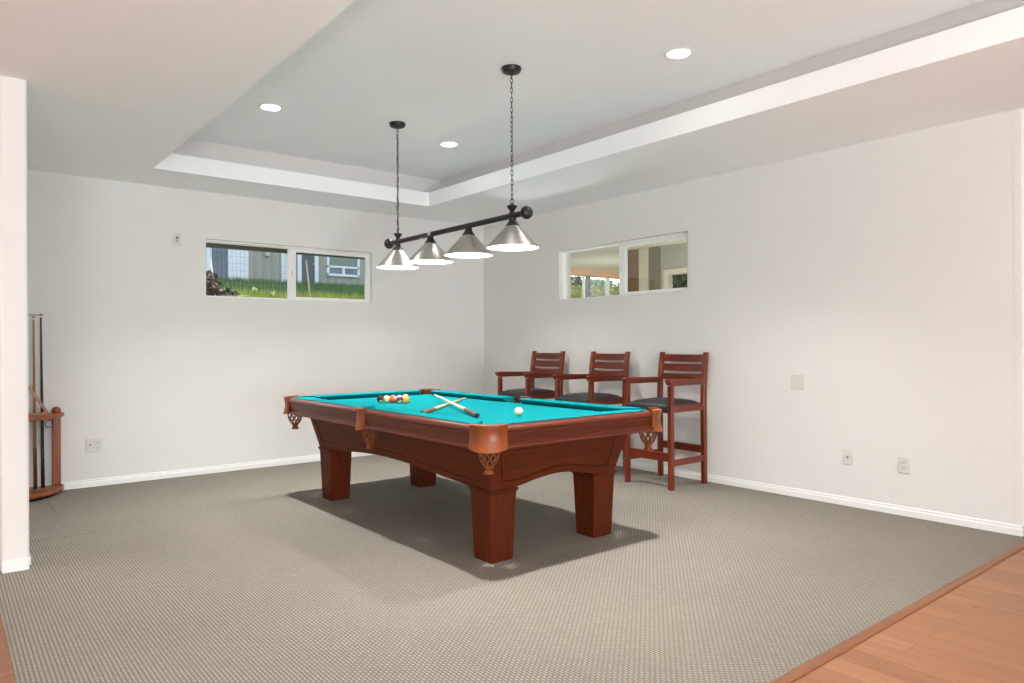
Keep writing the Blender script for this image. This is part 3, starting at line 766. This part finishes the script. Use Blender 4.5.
gb = turf(3500, 2.6, 4.3, 1.0, .05, .16).build('sunlit_grass', M['blade_sunlit'], None, flat=True); gb['kind'] = 'stuff'; gb['label'] = 'rough grass along the sill of the back window, coloured yellow-green for sunlight'; gb['category'] = 'grass'
# neighbour's house
HY0 = 9.0
house = thing('neighbour_house', 'grey sided house with white trim beyond the lawn outside the back window', 'house', (0, HY0, 2.70))
m = MB(); m.box(-4, 3.4, 0, 5, -.4, 2.7); m.build('wall', M['siding'], house, flat=True)
m = MB(); m.add([(-4.4,-.55,2.62),(3.8,-.55,2.62),(3.8,2.6,3.9),(-4.4,2.6,3.9),(-4.4,-.55,2.74),(3.8,-.55,2.74),(3.8,2.6,4.02),(-4.4,2.6,4.02),(3.8,5.6,2.62),(-4.4,5.6,2.62)], [(0,1,2,3),(4,7,6,5),(0,4,5,1),(1,5,6,2),(0,3,7,4),(7,6,8,9)]); m.build('roof', M['roof_out'], house, flat=True)
def hp(nm, mat, x0, x1, z0, z1, d0=-.04, d1=.0, parent=None): 
    m = MB(); m.box(x0, x1, d0, d1, z0-2.70, z1-2.70); return m.build(nm, M[mat], parent or house, bevel=.004)
hp('trim_board', 'white_out', -.85, -.735, 2.6, 4.9)
hp('shed_door', 'blue_door', -.735, -.384, 2.6, 4.8)
hp('garage_door', 'white_out', -.384, .063, 2.6, 4.8)
hp('trim_board', 'white_out', .828, .92, 2.6, 4.9)
hp('corner_board', 'white_out', .93, 1.10, 2.6, 4.9)
d = hp('entry_door', 'dark_door', 1.30, 1.63, 2.72, 4.7)
hp('trim_board', 'white_out', 1.205, 1.30, 2.6, 4.75, -.06); hp('trim_board', 'white_out', 1.63, 1.725, 2.6, 4.75, -.06)
m = MB(); m.sphere((1.60, -.06, .48), .022, 12, 8); m.build('door_knob', M['silver'], d, smooth=60)
hp('wall_vent', 'pale_post', .425, .535, 3.29, 3.385, -.10)
wf = MB()
for x0, x1, z0, z1 in ((1.94,2.00,2.94,3.75),(2.75,2.81,2.94,3.75),(1.94,2.81,2.92,2.98),(1.94,2.81,3.125,3.175),(2.345,2.405,2.98,3.125),(1.94,2.81,3.70,3.76)): wf.box(x0, x1, -.06, .0, z0-2.70, z1-2.70)
wn = wf.build('window', M['white_out'], house, bevel=.003)
hp('pane', 'pane_out', 2.0, 2.345, 2.98, 3.125, -.02, .001, wn); hp('pane', 'pane_out', 2.405, 2.75, 2.98, 3.125, -.02, .001, wn); hp('blind', 'shade_blind', 2.0, 2.75, 3.175, 3.70, -.02, .001, wn)
# own eave above the window
m = MB(); m.box(-6, 0.0, .40, .46, 2.262, 2.52); m.build('trim_eave', M['fascia'], None, flat=True)['kind'] = 'structure'
m = MB(); m.box(-6, 0.0, T, .46, 2.52, 2.58); m.build('trim_eave_soffit', M['fascia'], None, flat=True)['kind'] = 'structure'
# wire mesh fence
fy = 3.4
fence = thing('wire_fence', 'thin wire mesh fence standing in the grass outside the back window', 'fence', (0, fy, lawn_z(fy)))
m = MB()
for k in range(34):
    x = -2.35+.06*k
    if x > -1.15: break
    m.box(x-.0011, x+.0011, -.003, .003, -.02, .95)
for k in range(10): m.box(-2.35, -1.15, -.0015, .0015, .02+.10*k, .0232+.10*k)
m.build('wire_mesh', M['wire'], fence, flat=True)
def stake(name, label, p0, p1, r, mat):
    root = thing(name, label, 'stake', p0)
    m = MB(); d = Vector(p1)-Vector(p0); m.tube([-d*.12, d*.3, d], [r, r, r*.85], 8); m.build('pole', M[mat], root, smooth=40)
    m = MB(); m.tube([d*.985, d*1.0], [r*1.1, r*.9], 8); m.build('cap', M['fascia'] if mat == 'stake' else M[mat], root)
stake('fence_stake', 'leaning pale wooden stake in front of the neighbour house door', (-.818, 3.5, 2.03), (-.881, 3.5, 2.593), .014, 'stake')
stake('fence_stake', 'white stake leaning at the left edge of the back window view', (-2.548, 2.5, 1.85), (-2.609, 2.5, 2.395), .012, 'white_post')
plant('shrub', 'bronze-red leafy shrub at the left edge of the back window', 'shrub', (-2.58, 2.55, 1.72), [((-.02,0,.28),(.12,.14,.24)),((.02,0,.15),(.20,.18,.16))], 420, .075, 'leaf_red', stem_r=.015)
plant('shrub', 'low dark green shrub beside the bronze one outside the back window', 'shrub', (-2.34, 2.6, 1.74), [((.0,0,.14),(.13,.14,.14))], 240, .06, 'leaf_shrub', stem_r=.012)
for i, (x, y, h, lab) in enumerate(((-2.05, 2.55, .31, 'pale flowering weed in the grass left of centre of the fixed pane'), (-1.80, 2.55, .26, 'pale flowering weed in the grass near the middle stile of the back window'))):
    root = thing('flower', lab, 'flower', (x, y, lawn_z(y)-.02))
    m = MB(); m.tube([(0,0,0),(.01,0,h*.5),(.03,0,h)], .004, 5); m.build('stem', M['blade'], root, smooth=60)
    m = MB(); leaves(m, 16, ellipsoid((.03,0,h),(.035,.035,.03)), .035); m.build('petals', M['petal'], root, flat=True)
    m = MB(); leaves(m, 26, ellipsoid((0,0,h*.45),(.06,.06,.09)), .06); m.build('foliage', M['leaf_hedge'], root, flat=True)

# ------------------------------------------------------------------ outdoors, beyond the right window: covered patio and garden
patio = thing('patio_roof', 'beige patio roof with peach edge beam outside the right window', 'patio roof', (0, 0, 0))
m = MB(); m.box(T, 6.6, -2.6, 2.5, 2.70, 2.78); m.build('soffit', M['soffit'], patio, flat=True)
m = MB(); m.box(T+.2, 6.6, 2.48, 2.60, 2.545, 2.90); m.build('edge_beam', M['beam'], patio, flat=True)
m = MB(); m.add([(4.9,3.1,2.62),(8.0,2.62,2.56),(8.0,5.0,3.1),(4.9,5.0,3.1),(4.9,3.1,2.70),(8.0,2.62,2.66),(8.0,5.0,3.2),(4.9,5.0,3.2)], [(0,1,2,3),(4,7,6,5),(0,4,5,1),(1,5,6,2),(2,6,7,3),(3,7,4,0)]); m.build('rear_slope', M['beam'], patio, flat=True)
for x, mat, lab, r in ((4.42,'dark_post','thin dark post under the patio beam outside the right window',.035),(4.30,'white_post','thin white post touching the dark post outside the right window',.022),(4.97,'white_post','lone white post under the patio beam outside the right window',.03)):
    root = thing('patio_post', lab, 'post', (x, 2.54, 1.2))
    m = MB(); m.box(-r, r, -r, r, 0, 1.345); m.build('shaft', M[mat], root, bevel=.004)
    m = MB(); m.box(-r-.012, r+.012, -r-.012, r+.012, 0, .06); m.build('foot', M[mat], root, bevel=.003)
m = MB(); m.add([(T,-6,1.2),(14,-6,1.2),(14,.3,1.2),(T,.3,1.2),(5.1,.3,1.2),(14,14,1.2),(5.1,14,1.2)], [(0,1,2,3),(4,2,5,6)]); m.build('ground_patio', M['paving'], None, flat=True)['kind'] = 'structure'
wing = thing('patio_wing', 'shaded grey wing wall with brown panel, pale post and opening across the patio', 'wall', (3.0, 0, 1.2))
m = MB(); m.box(0, .12, 0, .40, 0, 1.5); m.build('brown_panel', M['panel_brown'], wing, flat=True)
m = MB(); m.box(-.03, .12, -.177, 0, 0, 1.5); m.build('pale_post', M['pale_post'], wing, bevel=.004)
m = MB(); m.box(0, .12, -.38, -.177, 0, 1.5); m.build('taupe_panel', M['taupe'], wing, flat=True)
m = MB(); m.box(.02, .12, -2.6, -.38, 1.14, 1.5); m.box(.02, .12, -.45, -.38, 0, 1.14); m.box(.02, .12, -2.6, -2.4, 0, 1.14); m.box(.02,.12,-2.4,-.45,0,.2)
m.build('grey_wall', M['greywall'], wing, flat=True)
m = MB(); m.box(0, .12, -2.4, -.45, 1.06, 1.14); m.box(0, .12, -.53, -.45, .2, 1.06); m.box(0, .12, -2.4, -2.32, .2, 1.06); m.build('opening_frame', M['pale_post'], wing, bevel=.004)
hg = thing('hedge', 'clipped yellow-green hedge beyond the patio posts outside the right window', 'hedge', (5.6, 3.7, 1.2))
m = MB(); leaves(m, 9000, lambda: (random.uniform(-2.6,3.2), random.uniform(-.5,.5), 1.24-.45*random.random()**1.3+random.gauss(0,.02)), .06); m.build('foliage', M['leaf_hedge'], hg, flat=True)
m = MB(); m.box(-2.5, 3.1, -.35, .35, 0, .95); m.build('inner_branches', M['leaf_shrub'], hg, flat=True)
for x, y, h, r, mt, lab in ((8.6, 7.2, 2.0, .75, 'leaf_dark', 'dark rounded tree at the left of the right window, behind the hedge'),
                        (10.2, 7.9, 2.1, .85, 'leaf_green', 'mid green tree behind the hedge, right of the dark post'),
                        (9.0, 5.7, 1.75, .7, 'leaf_green', 'mid green tree behind the hedge, right of the lone white post'),
                        (10.8, 10.4, 2.4, .9, 'leaf_green', 'light green tree behind the hedge at the left edge of the right window')):
    plant('tree', lab, 'tree', (x, y, 1.2), [((0,0,h*.55),(r,r,h*.42)), ((.15,.1,h*.45),(r*.9,r*.9,h*.4))], 7000, .16, mt, 'garden trees beyond the hedge', stem_r=.08)
plant('tree', 'broad-leaved green plant seen through the opening in the grey wing wall', 'tree', (4.6, .2, 1.2), [((0,0,.75),(.8,1.0,.65))], 900, .26, 'leaf_green', stem_r=.05)

# ------------------------------------------------------------------ light
w_ = bpy.data.worlds.new('World'); scene.world = w_; w_.use_nodes = True
nt = w_.node_tree; bg = nt.nodes['Background']
sky = nt.nodes.new('ShaderNodeTexSky'); sky.sky_type = 'NISHITA'; sky.sun_disc = False; sky.sun_elevation = radians(48); sky.sun_rotation = radians(30); sky.altitude = 100; sky.dust_density = 3.0; sky.air_density = 1.0
hs = nt.nodes.new('ShaderNodeHueSaturation'); hs.inputs['Saturation'].default_value = .45
nt.links.new(sky.outputs['Color'], hs.inputs['Color']); nt.links.new(hs.outputs['Color'], bg.inputs['Color']); bg.inputs['Strength'].default_value = .42
def light(name, kind, loc, energy, color=(1,1,1), rot=(0,0,0), **kw):
    l = bpy.data.lights.new(name, kind); l.energy = energy; l.color = color
    for k, v in kw.items(): setattr(l, k, v)
    o = bpy.data.objects.new(name, l); COL.objects.link(o); o.location = loc; o.rotation_euler = rot
    return o
sd = Vector((.30, .62, .80)).normalized()           # towards the sun
sun = light('sun', 'SUN', (0,0,20), 3.6, (1,.95,.86), angle=radians(.6)); sun.rotation_mode = 'QUATERNION'; sun.rotation_quaternion = sd.to_track_quat('Z', 'Y')
for i, (x, y) in enumerate(DL+[(-3.376,-4.387)]):
    light('tray_lamp', 'AREA', (x, y, ZU-.012), 17, (1,.98,.95), shape='DISK', size=.13, spread=radians(98))
for x in (-11, -7.5, -4.0, -.5):  # unseen fill lamps added above the rest of the room
    for y in (-11, -16):
        light('room_fill', 'AREA', (x, y, ZC-.012), 12, (1,.98,.96), shape='DISK', size=.15, spread=radians(150))
for x, y in ((-6.5,-2.0),(-8.5,-5.0)):  # two more added fill lamps, unseen beyond the partition
    light('room_fill', 'AREA', (x, y, ZC-.012), 12, (1,.98,.96), shape='DISK', size=.15, spread=radians(150))
# unseen area lamps added as daylight fill, tilted up to brighten the ceiling
for x in (-9.85, -3.75):
    light('daylight_fill', 'AREA', (x, FRONT+.02, 1.22), 325, (.87,.945,1.0), (radians(104), 0, 0), shape='RECTANGLE', size=5.2, size_y=2.35)
for y in (-4.4, -8.4, -12.4):
    light('daylight_fill', 'AREA', (WEST+.02, y, 1.22), 72, (.87,.95,1.0), (0, radians(-106), 0), shape='RECTANGLE', size=2.3, size_y=3.4)
light('patio_fill', 'AREA', (3.7, 1.5, 1.6), 10, (1,.97,.92), (radians(180), 0, 0), shape='DISK', size=1.2)  # unseen lamp added to brighten the patio soffit
# added fill lamps, unseen behind the camera, brightening the ceiling
for x, y, e in ((-4.6, -10.4, 215), (-7.2, -10.8, 200)):
    d_ = Vector((0, .16, .98)); u = light('ceiling_fill', 'AREA', (x, y, .3), e, (.96,.98,1.0), shape='DISK', size=1.2)
    u.rotation_mode = 'QUATERNION'; u.rotation_quaternion = (-d_).to_track_quat('Z', 'Y')
light('patio_fill', 'AREA', (1.4, -1.2, 1.3), 38, (1,.98,.95), (radians(180), 0, 0), shape='DISK', size=.5)  # second unseen lamp, added to brighten the wing wall

# ------------------------------------------------------------------ camera
cam = bpy.data.cameras.new('camera'); co = bpy.data.objects.new('camera', cam); COL.objects.link(co)
F = 708.6
cam.sensor_width = 36; cam.lens = F*36/1024; cam.shift_y = 2.12/1024; cam.clip_start = .05; cam.clip_end = 200
YAW, ROLL = .6805, .0048
co.location = (-5.394, -7.231, 1.25)
co.rotation_euler = (Matrix.Rotation(-YAW, 3, 'Z') @ Matrix.Rotation(pi/2, 3, 'X') @ Matrix.Rotation(-ROLL, 3, 'Z')).to_euler()
scene.camera = co
scene.view_settings.view_transform = 'Standard'; scene.view_settings.look = 'None'
scene.view_settings.exposure = 0.69; scene.view_settings.gamma = 1.0; scene.view_settings.use_curve_mapping = False
scene.cycles.use_denoising = True
scene.cycles.max_bounces = 12; scene.cycles.diffuse_bounces = 8
scene.cycles.sample_clamp_indirect = 10
